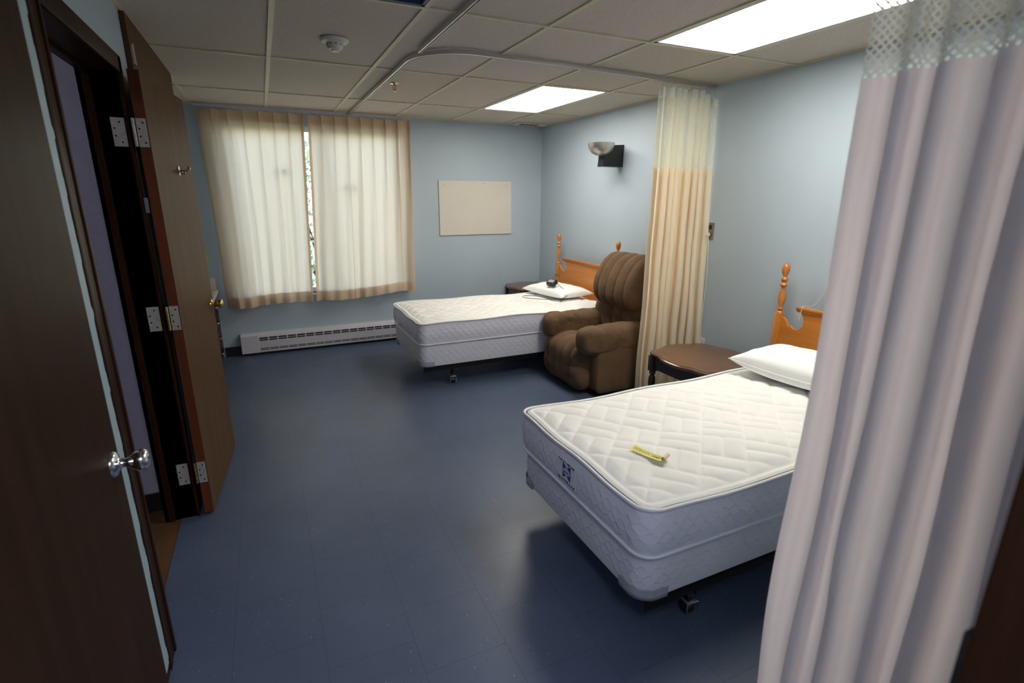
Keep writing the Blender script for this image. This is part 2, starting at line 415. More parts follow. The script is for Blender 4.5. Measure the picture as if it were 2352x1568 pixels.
for y in ys[1:-1]: bars.box(XREC if y > YREC else XL, XR, y-.011, y+.011, H-.002, H+.007)
bars.box(XR-.014, XR, YN, YB, H-.003, H+.006); bars.box(XREC, XR, YB-.014, YB, H-.003, H+.006); bars.box(XL, XL+.012, YN, YREC, H-.003, H+.006)
struct(bars.build('trim_1', M['grid_bar']), 'cream metal ceiling grid')
# baseboards
b = MB(); b.box(-.50, XR, YB-.012, YB, 0, .10); struct(b.build('baseboard_back', M['black_base']))
struct(MB().box(XR-.012, XR, YN, YB-.012, 0, .10).build('baseboard_right', M['black_base']))
b = MB(); b.box(XL, XL+.012, 1.60, DY0-.10, 0, .045); b.box(XL, XL+.012, DY1+.05, 3.078, 0, .09); struct(b.build('baseboard_left', M['dark_wood']))
# doorway casing and jambs
b = MB()
def cas(y0, y1, z0, z1):
    b.box(XL, XL+.014, y0, y1, z0, z1, .004)
cas(DY0-.10, DY0+.012, 0, DZ+.06); cas(DY1-.012, DY1+.048, 0, DZ+.06); cas(DY0-.10, DY1+.048, DZ-.005, DZ+.065)
b.box(XL+.013, XL+.016, DY0-.095, DY0-.06, 0, DZ+.06, .003); b.box(XL+.013, XL+.018, DY0-.012, DY0+.008, 0, DZ, .003)
struct(b.build('trim_2', M['dark_wood'], smooth=30), 'dark stained door casing')
b = MB(); b.box(XJ, XL+.002, DY0-.02, DY0, 0, DZ+.02); b.box(XJ, XL+.002, DY1, DY1+.02, 0, DZ+.02); b.box(XJ, XL+.002, DY0, DY1, DZ, DZ+.02)
b.box(-.60, -.575, DY1-.014, DY1, 0, DZ); b.box(-.60, -.575, DY0, DY0+.014, 0, DZ); b.box(-.60, -.575, DY0, DY1, DZ-.014, DZ)
struct(b.build('trim_3', M['dark_wood']), 'dark door jamb')
# flaking painted edge of the wall beside the casing
b = MB(); rr = random.Random(2)
zz = .05; jag = []
while zz < 2.3:
    w = rr.choice((0, 0, .001, .002, .005, .009)); h = rr.uniform(.008, .05)
    jag += [(DY0-.114+w, zz), (DY0-.114+w*rr.uniform(.6, 1), zz+h)]; zz += h+rr.uniform(.002, .02)
b.prism([(DY0-.26, .05)]+jag+[(DY0-.26, jag[-1][1])], XL+.001, XL+.0165, 'x')
struct(b.build('trim_4', M['wall_clean']), 'flaking pale blue paint edge')

# window
wroot = bpy.data.objects.new('window_1', None); C.objects.link(wroot); wroot.location = (0, YB, 0); struct(wroot, 'window behind the cream curtains')
b = MB()
for (x0, x1, z0, z1) in [(WX0, WX1, WZ0, WZ0+.05), (WX0, WX1, WZ1-.05, WZ1), (WX0, WX0+.05, WZ0, WZ1), (WX1-.05, WX1, WZ0, WZ1), (.52, .58, WZ0, WZ1)]:
    b.box(x0, x1, .05, .11, z0, z1, .004)
b.build('window_frame', M['white_metal'], wroot)
MB().box(WX0, WX1, .075, .08, WZ0, WZ1).build('pane', M['glass'], wroot)
MB().box(WX0-.03, WX1+.03, -.025, .10, WZ0-.025, WZ0, .005).build('window_sill', M['white_metal'], wroot)
for x, z in ((.20, 1.835), (.825, 1.69)):
    b = MB(); b.box(x-.012, x+.012, -.03, .06, z-.045, z+.02, .004); b.tube([(x, -.03, z+.01), (x+.002, -.055, z-.005), (x, -.075, z-.02)], .009, 8)
    b.build('window_latch', M['black_metal'], wroot, smooth=40)
# outside
b = MB().box(-8, 10, YB+.14, 22, -.35, -.3); struct(b.build('ground', M['grass']), 'lawn outside the window')
sh = thing('shrub', 'leafy green shrub glimpsed outside through the gap between curtains', 'shrub', (.9, 8.6, -.3))
rr = random.Random(5); v = []; f = []
for k in range(2600):
    a = rr.uniform(0, 6.28); rad = rr.random()**.5; z = rr.uniform(.1, 2.7)
    wd = 1.6*math.sin(math.pi*min(1, (z+.4)/3.2))**.6
    p = Vector((rad*wd*math.cos(a), rad*.8*math.sin(a), z)); d = Vector((rr.gauss(0, 1), rr.gauss(0, 1), rr.gauss(0, 1))).normalized()*.06; e = d.orthogonal().normalized()*.028
    q = len(v); v += [p-d, p-e, p+d, p+e]; f.append((q, q+1, q+2, q+3))
MB().add(v, f).build('foliage', M['leaf'], sh, fix=False)
b = MB()
for k in range(5): b.tube([(0, 0, 0), (.1*(k-2), .05*(k % 2), .6), (.4*(k-2), .1*(k-2), 1.8)], .025, 6)
b.build('stem', M['dark_wood'], sh, smooth=True)

# ------------------------------------------------------------ ceiling fixtures
for n, (i, j) in enumerate(LIGHTS):
    x0, x1 = GX+S*i, GX+S*(i+1); y1 = GY-2*S*j; y0 = y1-2*S
    t = thing('ceiling_light', ['lit white ceiling panel over the far bed and recliner', 'large lit white ceiling panel over the near bed'][n], 'ceiling light', ((x0+x1)/2, (y0+y1)/2, H), 'lit ceiling light panels')
    w, d = S/2-.012, S-.012
    MB().box(-w+.02, w-.02, -d+.02, d-.02, .006, .012).build('diffuser', M['light'], t)
    b = MB(); b.box(-w, w, -d, -d+.02, 0, .02); b.box(-w, w, d-.02, d, 0, .02); b.box(-w, -w+.02, -d, d, 0, .02); b.box(w-.02, w, -d, d, 0, .02)
    b.build('frame', M['white_metal'], t)
    MB().box(-w, w, -d, d, .03, .11).build('housing', M['white_metal'], t)
t = thing('ceiling_light', 'cool white hallway ceiling light added behind the viewer as unseen fill', 'ceiling light', (.20, -.68, H))  # added out of view for cool light on near curtain and bed sides
MB().box(-.29, .29, -.58, .58, .004, .010).build('diffuser', M['hall_fill'], t)
MB().box(-.31, .31, -.60, .60, .012, .10).build('housing', M['white_metal'], t)
t = thing('ceiling_light', 'small round ceiling light added unseen in the side room as fill', 'ceiling light', (-1.15, 2.2, H))  # added lamp, never in view, lifts the grey wall behind the doorway
MB().lathe([(0, -.03), (.06, -.028), (.10, -.015), (.11, 0), (0, 0)]).build('diffuser', M['side_fill'], t, smooth=40)
MB().lathe([(0, .0), (.125, .0), (.125, .012), (0, .012)]).build('base', M['white_metal'], t, smooth=40)
i, j = UNLIT[0]; x0 = GX+S*i; y1 = GY-2*S*j
t = thing('ceiling_panel', 'dark blue unlit panel set into ceiling grid at top of view', 'ceiling panel', (x0+S/2, y1-S, H), None)
MB().box(-S/2+.012, S/2-.012, -S+.012, S-.012, .03, .04).build('panel', M['dark_blue_panel'], t)
b = MB(); b.box(-S/2+.01, S/2-.01, S-.03, S-.012, .001, .04); b.box(-S/2+.01, S/2-.01, -S+.012, -S+.03, .001, .04); b.box(-S/2+.01, -S/2+.028, -S, S, .001, .04); b.box(S/2-.028, S/2-.01, -S, S, .001, .04)
b.build('frame', M['dark_blue_panel'], t)

t = thing('smoke_detector', 'round white smoke detector on ceiling near the window curtains', 'smoke detector', (.44, 3.16, H+.004))
MB().lathe([(.0, 0), (.072, 0), (.074, -.006), (.066, -.016), (.045, -.020), (.0, -.020)]).build('base', M['plastic_white'], t, smooth=35)
MB().lathe([(.0, -.018), (.043, -.018), (.042, -.036), (.034, -.050), (.022, -.052), (.020, -.060), (0, -.060)]).build('sensor_dome', M['plastic_white'], t, smooth=35)
b = MB()
for k in range(10):
    a = 2*math.pi*k/10; b.box(-.006, .006, .0405, .0432, -.030, -.027, 0, Matrix.Rotation(a, 4, 'Z'))
b.build('sensor_slot', M['black'], t)
t = thing('sprinkler_head', 'small pendent fire sprinkler head below ceiling by curtain track', 'sprinkler', (.975, 4.14, H+.004))
MB().lathe([(0, 0), (.036, 0), (.034, -.005), (.012, -.008), (0, -.008)]).build('escutcheon', M['chrome'], t, smooth=35)
b = MB(); b.lathe([(0, -.006), (.010, -.006), (.010, -.02), (.007, -.022), (0, -.022)], n=12); b.tube([(.011, 0, -.018), (.013, 0, -.034), (.004, 0, -.052)], .0025, 6); b.tube([(-.011, 0, -.018), (-.013, 0, -.034), (-.004, 0, -.052)], .0025, 6)
b.build('body', M['brass'], t, smooth=40)
MB().tube([(0, 0, -.02), (0, 0, -.05)], .0028, 8).build('bulb', mat_plain('red_glass_bulb', srgb(150, 50, 30), .2), t, smooth=True)
MB().lathe([(0, -.052), (.015, -.052), (.016, -.055), (0, -.056)], n=16).build('deflector', M['brass'], t, smooth=35)
t = thing('ceiling_vent', 'small slotted white air vent in ceiling near the back corner', 'vent', (2.87, 5.70, H))
MB().box(-.2, .2, -.075, .075, -.006, .004, .002).build('frame', M['plastic_white'], t)
b = MB()
for k in range(4): b.box(-.12+k*.06, -.08+k*.06, -.05, .05, -.0075, -.0055)
b.build('slot', M['black'], t)

# curtain tracks on the ceiling
def track(name, pts, label, m=None, w=.010):
    b = MB(); P = [Vector(p) for p in pts]; prof = [(-w, 0), (-w, -.022), (-w+.006, -.024), (-.003, -.024), (-.003, -.004), (.003, -.004), (.003, -.024), (w-.006, -.024), (w, -.022), (w, 0)]
    G = np.zeros((len(P), len(prof), 3))
    for i, p in enumerate(P):
        a = P[max(0, i-1)]; c = P[min(len(P)-1, i+1)]; d = (c-a).normalized(); n = Vector((-d.y, d.x, 0))
        for k, (o, z) in enumerate(prof): q = p+n*o; G[i, k] = (q.x, q.y, q.z+z)
    b.grid(G, closed_v=True)
    return tag(b.build(name, m or M['track'], None, smooth=30), label, 'curtain track')
ZT = H-.002
arc = [(1.20+.325*math.cos(a), 3.36+.325*math.sin(a), ZT) for a in np.linspace(math.pi, 1.5*math.pi, 16)]
p1 = [(.875, YB-.13, ZT), (.875, 3.5, ZT)]+arc+[(1.9, 3.065, ZT), (3.085, 3.135, ZT)]
track('curtain_track', p1, 'metal ceiling track curving from the window curtains to cream privacy curtain', w=.010)
track('curtain_track', [(.885, .08, ZT), (.885, 3.12, ZT)], 'straight metal ceiling track above the big foreground curtain', w=.009)
track('curtain_track', [(-.46, 5.735, ZT), (1.36, 5.735, ZT)], 'white curtain rail over the window', M['white_metal'], .013)

# ------------------------------------------------------------ window curtains
def window_curtain(xt0, xt1, xb0, xb1, npl, seed, label, side):
    t = thing('window_curtain', label, 'curtain', ((xt0+xt1)/2, 5.735, .5))
    rr = random.Random(seed); nu, nv = 420, 110
    z1, z0 = 2.345, .515
    ph = [rr.uniform(-.5, .5) for _ in range(npl+2)]
    amp = [rr.uniform(.5, 1.25) for _ in range(npl+2)]
    U = np.linspace(0, 1, nu); V = np.linspace(0, 1, nv)       # V from the hem up
    def pos(u, v, off=0.0):
        x = (xt0+(xt1-xt0)*u)*v+(xb0+(xb1-xb0)*u)*(1-v)
        s = u*npl; k = int(min(npl-1, s)); fr = s-k
        top = max(0, (v-.55)/.45)**2
        # soft folds hanging from each pleat
        soft = (math.cos(2*math.pi*(s+.15*math.sin(3*v+seed)))*.5+.5)*.034*amp[k]*(1-.35*v)
        soft += .018*math.sin(2*math.pi*(u*2.3+ph[0])+v*1.5)*(1-v)+.006*math.sin(2*math.pi*(s*.63+ph[1]))*(1-v)
        w = .055+.16*(1-v)
        d = min(fr, 1-fr)
        pinch = math.exp(-(d/w)**2)*(.020*min(1, max(0, (v-.45)/.45))+.022*max(0, 1-abs(v-.955)/.06))
        y = -soft*(1-.7*top)-pinch
        y -= .008*math.exp(-((v-.955)/.03)**2)*0
        if side == 'L' and u < .13:
            q = (1-u/.13); y += .085*q**1.2; x += .012*q
        x += .004*math.sin(2*math.pi*s)
        z = z0+(z1-z0)*v+.010*math.sin(2*math.pi*u*1.2+seed)*(1-v) + (.012*u if side == 'L' else .03*u-.0)*(1-v)*1.6
        if v > .95: z -= .006*math.sin(s*math.pi)**2
        return (x-t.location.x, y-off, z-t.location.z)
    P = np.array([[pos(u, v) for v in V] for u in U])
    L = (xt1-xt0)
    sheet('cloth', P, U*L*1.6, V*1.83, M['drape'], t)
    Vh = np.linspace(0, .058, 6); Ph = np.array([[pos(u, v, -.004) for v in Vh] for u in U]); sheet('bottom_hem', Ph, U*L, Vh, M['drape'], t)
    Vh = np.linspace(.945, 1, 6); Ph = np.array([[pos(u, v, -.004) for v in Vh] for u in U]); sheet('pleated_header', Ph, U*L, Vh, M['drape'], t)
    for a0, a1 in ((0, .022), (.974, 1)):
        Us = np.linspace(a0, a1, 8); Ps = np.array([[pos(u, v, -.004) for v in V] for u in Us]); sheet('side_hem', Ps, Us, V, M['drape'], t)
    for k in range(npl+1):
        u = min(.999, k/npl); p = pos(u, .985); MB().tube([(p[0], p[1]+.01, p[2]-.02), (p[0], .0, p[2]+.012), (p[0], .0, p[2]+.03)], .002, 6).build('hook', M['white_metal'], t)
    return t
window_curtain(-.455, .452, -.425, .378, 7, 3, 'left cream pleated window curtain with drooping left corner', 'L')
window_curtain(.490, 1.480, .412, 1.462, 8, 8, 'right cream pleated window curtain beside the blank board', 'R')

# ------------------------------------------------------------ privacy curtains
def privacy(pa, pb, nf, amp, ztop, zsol, zbot, m, label, seed, loc, hooks, sharp=.8, tapeh=.05, bulge=None, tape_flop=.0):
    t = thing('privacy_curtain', label, 'curtain', loc)
    A = Vector(pa); B = Vector(pb); D = (B-A); Ln = D.length; D.normalize(); Nn = Vector((-D.y, D.x))
    rr = random.Random(seed); ampl = [rr.uniform(.65, 1.15) for _ in range(nf*2+3)]; shp = [rr.uniform(-.22, .22) for _ in range(nf*2+3)]
    nu = nf*44
    def pos(u, z):
        s = u*nf*2; k = int(s); fr = s-k
        a0 = ampl[k]*(1 if k % 2 else -1); a1 = ampl[k+1]*(-1 if k % 2 else 1)
        w = (1-math.cos(math.pi*fr))/2; w = w*(1-sharp*.3)+fr*sharp*.3
        o = (a0*(1-w)+a1*w)*amp
        q = (zsol-z)/zsol if z < zsol else 0
        sp = 1+.10*q
        al = (u+.018*math.sin(2*math.pi*2.3*u+seed)-.5)*Ln*sp+Ln/2+amp*.55*math.sin(2*math.pi*s+shp[k])*.6
        o *= (1+.18*q); o += .010*math.sin(7*z+u*9+seed)*q
        if bulge: o += bulge(u, z)
        p = A+D*al+Nn*o
        return (p.x-loc[0], p.y-loc[1], z-loc[2])
    U = np.linspace(0, 1, nu)
    P0 = np.array([pos(u, zsol) for u in U]); arc = np.concatenate([[0], np.cumsum(np.linalg.norm(np.diff(P0, axis=0), axis=1))])
    Z = np.linspace(zbot, zsol, 60); P = np.array([[pos(u, z) for z in Z] for u in U]); sheet('cloth', P, arc, Z, m, t)
    Z = np.linspace(zbot, zbot+.04, 3); P = np.array([[pos(u, z) for z in Z] for u in U])+np.array([0, .002, 0]); sheet('bottom_hem', P, arc, Z, m, t)
    Z = np.linspace(zsol, ztop-tapeh, 24); P = np.array([[pos(u, z) for z in Z] for u in U]); sheet('net_panel', P, arc, Z, M['net'], t)
    Z = np.linspace(ztop-tapeh, ztop, 5)
    P = np.array([[pos(u, z) for z in Z] for u in U])
    for i in range(nu):
        for j in range(5): P[i, j, 2] -= tape_flop*max(0, U[i]-.72)/.28*(1+.0*j)
    sheet('header_tape', P, arc, Z, M['tape'], t)
    for k in range(hooks):
        u = (k+.5)/hooks; p = pos(u, ztop-.01); q = A+D*(u*Ln)
        x, y = q.x-loc[0], q.y-loc[1]; zt = H-.024-loc[2]
        b = MB().tube([(p[0], p[1], ztop-.012-loc[2]), (p[0]*.6+x*.4, p[1]*.6+y*.4, ztop+.006-loc[2]), (x, y, (ztop+.01-loc[2]+zt)/2), (x, y, zt+.008)], .0014, 6)
        b.build('hook', M['chrome'], t, smooth=True)
    return t
privacy((2.605, 3.150), (3.070, 3.120), 7, .045, 2.325, 1.795, .07, M['privacy_cream'], 'cream privacy curtain bunched against right wall behind recliner', 5, (2.84, 3.14, 0), 30, .8, .05, lambda u, z: -.025*max(0, u-.7)/.3*(2.33-z), .05)
privacy((.980, .634), (.925, .290), 5, .017, 2.325, 1.795, .07, M['privacy_pink'], 'large pinkish white privacy curtain close to viewer on right', 12, (.95, .46, 0), 10, .15, .05,
        lambda u, z: .004*math.sin(6*z+3*u)-.012*math.exp(-((z-.95)/.16)**2-((u-.36)/.08)**2))

# ------------------------------------------------------------ beds
X0, X1 = 1.06, 2.955; BW = .97       # foot, head, width; local frame: x along bed from foot, y across
BL = X1-X0
def rrect(L, W, r, n, z=0, off=0, x0=0, y0=0):
    """rounded rectangle outline, n points by arc length, with outward normals"""
    pts = []; nm = []; sl = []
    segs = []
    cs = [(L-r, W-r, 0), (r, W-r, 90), (r, r, 180), (L-r, r, 270)]
    total = 2*(L-2*r)+2*(W-2*r)+2*math.pi*r
    for s in np.linspace(0, total, n, endpoint=False):
        q = s
        lens = [math.pi*r/2, L-2*r, math.pi*r/2, W-2*r, math.pi*r/2, L-2*r, math.pi*r/2, W-2*r]
        k = 0
        while k < 7 and q > lens[k]: q -= lens[k]; k += 1
        if k % 2 == 0:
            c = cs[k//2]; a = math.radians(c[2])+q/r; nx, ny = math.cos(a), math.sin(a); p = (c[0]+r*nx, c[1]+r*ny)
        elif k == 1: nx, ny = 0, 1; p = (L-r-q, W)
        elif k == 3: nx, ny = -1, 0; p = (0, W-r-q)
        elif k == 5: nx, ny = 0, -1; p = (r+q, 0)
        else: nx, ny = 1, 0; p = (L, r+q)
        pts.append((p[0]+x0+nx*off, p[1]+y0+ny*off)); nm.append((nx, ny)); sl.append(s)
    return np.array(pts), np.array(nm), np.array(sl)
def rim_wave(x, y, seed):
    return .005*math.sin(9*x+seed)+.0045*math.sin(14*y+x*3+seed*2)
def quilt_h(x, y, c=.175):
    u = (x+y)/math.sqrt(2)/c; v = (x-y)/math.sqrt(2)/c
    i = math.floor(u); j = math.floor(v); a = u-i; b = v-j
    if (i+j) % 2: a, b = b, a
    long = 1-abs(2*a-1)**5
    ch = abs(math.sin(math.pi*2*b))
    return long**.6*ch**.45
def scale_h(s, t, w=.058, h=.031):
    # overlapping fish-scale quilting: the scale whose disc lies on top decides the height
    j = math.floor(t/h); R = w*.56
    for r in (j+2, j+1, j, j-1):
        off = .5*(r % 2); k = math.floor(s/w-off+.5)
        dx = s-(k+off)*w; dy = t-r*h; d = math.hypot(dx, dy)
        if dy <= 0 and d < R or (dy > 0 and abs(dx) < 0): return .35+.65*(d/R)**2.5
    return .2
def mattress(label, z0, z1, loc, seed):
    t = thing('mattress', label, 'mattress', loc); R = .07; zt = z1-z0
    NP = 1300
    def side(zb, ztp, amp, ins, name, m, parent, bul):
        P, Nn, sl = rrect(BL, BW, R, NP); nz = 46; G = np.zeros((NP, nz, 3))
        for j in range(nz):
            v = j/(nz-1); z = zb+(ztp-zb)*v; e = math.sin(math.pi*v)**.5
            for i in range(NP):
                o = bul*math.sin(math.pi*v)+amp*scale_h(sl[i], z)*e-ins
                zz = z+(rim_wave(P[i, 0], P[i, 1], seed)*v)
                G[i, j] = (P[i, 0]+Nn[i, 0]*o, P[i, 1]+Nn[i, 1]*o, zz)
        return MB().grid(G, closed_u=True).build(name, m, parent, smooth=True, fix=False)
    side(.004, zt-.012, .0042, .0035, 'side_border', M['border'], t, .012)
    # quilted top
    nx, ny = 300, 150; G = np.zeros((nx, ny, 3)); ins = .012
    for i in range(nx):
        for j in range(ny):
            x = ins+(BL-2*ins)*i/(nx-1); y = ins+(BW-2*ins)*j/(ny-1); r = R-ins
            dx = max(r-(x-ins), 0, (x-(BL-ins-r))); dy = max(r-(y-ins), 0, (y-(BW-ins-r)))
            dx = max(ins+r-x, 0, x-(BL-ins-r)); dy = max(ins+r-y, 0, y-(BW-ins-r)); d = math.hypot(dx, dy)
            if dx > 0 and dy > 0:
                if d > r:
                    k = r/d; x = (ins+r-dx*k) if x < BL/2 else (BL-ins-r+dx*k); y = (ins+r-dy*k) if y < BW/2 else (BW-ins-r+dy*k); d = r
                e = r-d
            else: e = min(x-ins, BL-ins-x, y-ins, BW-ins-y)
            band = math.sin(math.pi*min(1, e/.028)) if e < .028 else 0
            mk = min(1, max(0, e-.028)/.05)**.6
            sag = -.010*math.exp(-(((x-BL*.55)/.5)**2+((y-BW*.5)/.3)**2))
            n = noise.noise(Vector((x*5, y*5, seed)))*.003
            z = zt-.010+.007*band+mk*(.010+.013*quilt_h(x+.02, y)+.003*n/.003*.3+sag+n)+rim_wave(x, y, seed)
            G[i, j] = (x, y, z)
    q = MB().grid(G).build('quilted_top', M['quilt'], t, smooth=True, fix=False)
    MB().box(.05, BL-.05, .05, BW-.05, .0, .02).build('underside', M['spring'], t)
    for nm, zz, rad, off in (('top_piping', zt-.010, .0075, .003), ('bottom_piping', .008, .006, .002)):
        P, Nn, sl = rrect(BL, BW, R, 260, off=off)
        MB().tube([(p[0], p[1], zz+(rim_wave(p[0], p[1], seed) if zz > .05 else 0)) for p in P], rad, 8, closed=True).build(nm, M['piping'], t, smooth=True)
    return t
ZB0, ZB1, ZM1 = .195, .385, .582
def box_spring(label, loc, seed):
    t = thing('box_spring', label, 'box spring', loc); NP = 1300; R = .075; nz = 48; hh = ZB1-ZB0
    P, Nn, sl = rrect(BL, BW-.01, R, NP, y0=.005); G = np.zeros((NP, nz, 3))
    for j in range(nz):
        v = j/(nz-1); z = hh*v; e = math.sin(math.pi*v)**.4 if 0 < v < 1 else 0
        for i in range(NP):
            o = .0042*scale_h(sl[i], z)*e-.006-.006*(1-v)+.004*math.sin(math.pi*v)
            G[i, j] = (P[i, 0]+Nn[i, 0]*o, P[i, 1]+Nn[i, 1]*o, z)
    MB().grid(G, closed_u=True).build('quilted_side', M['spring'], t, smooth=True, fix=False)
    b = MB(); b.box(.04, BL-.04, .045, BW-.045, .001, .008); b.box(.04, BL-.04, .045, BW-.045, hh-.008, hh-.002)
    b.build('deck', M['spring'], t)
    # plastic corner guards at the foot end
    for cy, sgn in ((.005, 0), (BW-.005, 1)):
        pts = []
        for a in np.linspace(math.pi, 1.5*math.pi, 12): pts.append((R+(R+.003)*math.cos(a), R+(R+.003)*math.sin(a)))
        pts = [(-.003, R+.05)]+pts+[(R+.05, -.003)]
        if sgn: pts = [(x, BW-.01-y) for x, y in pts]
        G = np.zeros((len(pts), 4, 3))
        for i, (x, y) in enumerate(pts):
            for j, (z, k) in enumerate(((.045, 0), (.02, .0), (.0, .002), (-.002, .03))):
                cx_, cy_ = R, (R if not sgn else BW-.01-R)
                d = Vector((cx_-x, cy_-y)); d = d.normalized()*k if d.length else d
                G[i, j] = (x+d.x, y+d.y+.005, z)
        MB().grid(G).build('corner_guard', M['plastic_grey'], t, smooth=True)
    return t
def bed_frame(label, loc):
    t = thing('bed_frame', label, 'bed', loc)       # local: x from foot, y across, z from floor
    z = ZB0
    def ang(x0, y0, x1, y1, inward):
        pass
    b = MB(); b.box(.03, BL+.01, .012, .016, z-.042, z-.003); b.box(.03, BL+.01, .012, .05, z-.006, z-.0025); b.build('side_rail', M['black_metal'], t)
    b = MB(); b.box(.03, BL+.01, BW-.016, BW-.012, z-.042, z-.003); b.box(.03, BL+.01, BW-.05, BW-.012, z-.006, z-.0025); b.build('side_rail', M['black_metal'], t)
    for x in (.30, BL-.3):
        b = MB(); b.box(x-.018, x+.018, .02, BW-.02, z-.046, z-.042); b.box(x-.018, x-.014, .02, BW-.02, z-.065, z-.042); b.build('cross_bar', M['black_metal'], t)
        for y in (.075, BW-.075):
            l = MB().box(x-.014, x+.014, y-.014, y+.014, .075, z-.042, .002).build('leg', M['black_metal'], t)
            w = MB(); w.lathe([(0, -.020), (.020, -.020), (.028, -.016), (.030, 0), (.028, .016), (.020, .020), (0, .020)], (x, y, .030), 20, 'x'); w.build('wheel', M['plastic_black'], l, smooth=35)
            h = MB(); h.box(x-.027, x+.027, y-.034, y-.031, .022, .062, .001); h.tube([(x-.027, y-.033, .020), (x-.027, y-.033, .064), (x+.027, y-.033, .064), (x+.027, y-.033, .020)], .003, 6)
            h2 = MB(); h2.tube([(x-.027, y-.032, .020), (x-.027, y-.032, .063), (x-.0, y-.032, .066), (x+.027, y-.032, .063), (x+.027, y-.032, .020)], .0032, 6); h2.box(x-.026, x+.026, y-.03, y+.02, .062, .076, .003)
            h2.build('caster_hood', M['chrome'], l, smooth=35)
    # headboard
    yc = BW/2+.055; hw = .555; xh = BL+.045
    hb = bpy.data.objects.new('headboard', None); C.objects.link(hb); hb.parent = t; hb.location = (xh, yc, 0)
    prof = [(0, .865), (.021, .865), (.022, .872), (.019, .876), (.014, .880), (.0135, .888), (.019, .893), (.019, .899), (.013, .905), (.013, .912), (.019, .930), (.0235, .952), (.024, .970), (.021, .990), (.015, 1.012), (.0125, 1.030), (.013, 1.038), (.022, 1.046), (.024, 1.052), (.022, 1.058), (.014, 1.066), (.013, 1.072), (.020, 1.080), (.022, 1.087), (.020, 1.094), (.012, 1.102), (.0115, 1.108), (.018, 1.120), (.0235, 1.140), (.0245, 1.155), (.022, 1.172), (.015, 1.184), (.006, 1.190), (0, 1.191)]
    for s in (-1, 1):
        b = MB(); b.box(-.024, .024, s*hw-.024, s*hw+.024, 0, .868, .005); b.build('post', M['maple_post'], hb, smooth=30)
        MB().lathe(prof, (0, s*hw, 0), 28).build('turned_finial', M['maple_post'], hb, smooth=50)
    # panel with the scooped shoulders
    w = hw-.024; pts = []
    def half():
        q = [(w, .44), (w, .845)]
        for a in np.linspace(0, 1, 8): q.append((w-.06*a, .845-.052*(a**1.2)*1.15+.012*math.sin(math.pi*a)))
        cx, cz, r = w-.105, .835, .052
        for a in np.linspace(-35, -165, 10): q.append((cx+r*math.cos(math.radians(a)), cz+r*math.sin(math.radians(a))))
        q += [(w-.158, .845), (w-.150, .872), (w-.132, .898), (w-.118, .915)]
        return q
    h_ = half(); poly = [(-y, z) for y, z in h_][::-1]; poly = [(y, z) for y, z in h_]+poly
    b = MB(); b.prism(poly, -.010, .010, 'x'); b.build('panel', M['maple'], hb)
    cw = w-.105; b = MB()
    b.prism([(-.022, .912), (-.030, .924), (-.030, .934), (.014, .934), (.014, .905), (-.012, .900)], -cw, cw, 'y'); b.build('crest_rail', M['maple'], hb)
    return t
for n, (yb, tx) in enumerate(((1.185, 'near bed beside the big foreground curtain'), (4.085, 'far bed behind the recliner'))):
    bed_frame('black metal frame with maple headboard of the '+tx, (X0, yb, 0))
    box_spring('quilted white box spring of the '+tx, (X0, yb, ZB0), n)
mat_near = mattress('white quilted mattress with blue label on the near bed', ZB1, ZM1, (X0-.012, 1.178, ZB1), 1)
mat_far = mattress('white quilted mattress on the far bed with white pillow and black adapter', ZB1, ZM1, (X0, 4.085, ZB1), 6)
# brand label on the foot of the near mattress
lab = MB(); lab.box(-.0125, -.0105, .425, .565, .048, .145, .0005); lb = lab.build('brand_label', M['label_cloth'], mat_near)
lb['label'] = 'white cloth label with blue logo'
def lq(pts, m, name, d=.0132):
    """polygon on the label; u runs to the viewer's right (local -y), v up"""
    n = len(pts); pts = [(p[0]*1.2, p[1]*1.2) for p in pts]; v = [(-d, .495-p[0], .097+p[1]) for p in pts]+[(-.0122, .495-p[0], .097+p[1]) for p in pts]
    f = [tuple(range(n)), tuple(range(2*n-1, n-1, -1))]+[(i, i+n, (i+1) % n+n, (i+1) % n) for i in range(n)]
    return MB().add(v, f).build(name, m, lb)
lq([(-.026, .030), (-.012, .024), (.000, .014), (.012, .024), (.026, .030), (.027, -.004), (.026, -.028), (.012, -.022), (0, -.012), (-.012, -.022), (-.026, -.028), (-.027, .004)], M['ink_blue'], 'logo_mark')
lq([(.024*math.cos(a), .0125*math.sin(a)+.001) for a in np.linspace(0, 2*math.pi, 28)[:-1]], M['label_cloth'], 'logo_oval', .0137)
text_obj('Sealy', .022, M['ink_navy'], 'logo_lettering', lb, basis((-.0140, .495, .0975), (0, -1, 0), (0, 0, 1)), .0002, .0003)
text_obj('Posturepedic', .0065, M['ink_navy'], 'small_lettering', lb, basis((-.0135, .495, .059), (0, -1, 0), (0, 0, 1)), .0002)
rr = random.Random(3)
for row, v0 in ((0, .040), (1, -.044)):
    x = -.066
    while x < .06:
        w = rr.choice((.004, .006, .008)); k = rr.choice((0, 1)) if row == 0 else 0
        hgt = rr.choice((.006, .009))
        MB().box(-.0134, -.0122, .495-x-w, .495-x, .097+v0-hgt/2, .097+v0+hgt/2).build('printed_bar', M['ink_red'] if k else M['ink_navy'], lb); x += w+rr.choice((.002, .003, .010))
# ribbon handles on the foot of the far mattress
for y in (.62, .66):
    pass
for (yy, zz, par, x) in ((.70, .075, mat_far, -.012),):
    b = MB(); G = np.zeros((16, 2, 3))
    for i in range(16):
        a = i/15; o = .022*math.sin(math.pi*a)
        G[i, 0] = (x-.002-o, yy-.09+.18*a, zz-.012-.012*math.sin(math.pi*a)); G[i, 1] = (x-.002-o*.7, yy-.09+.18*a, zz+.012)
    b.grid(G); b.build('ribbon_handle', M['piping'], par, smooth=True)

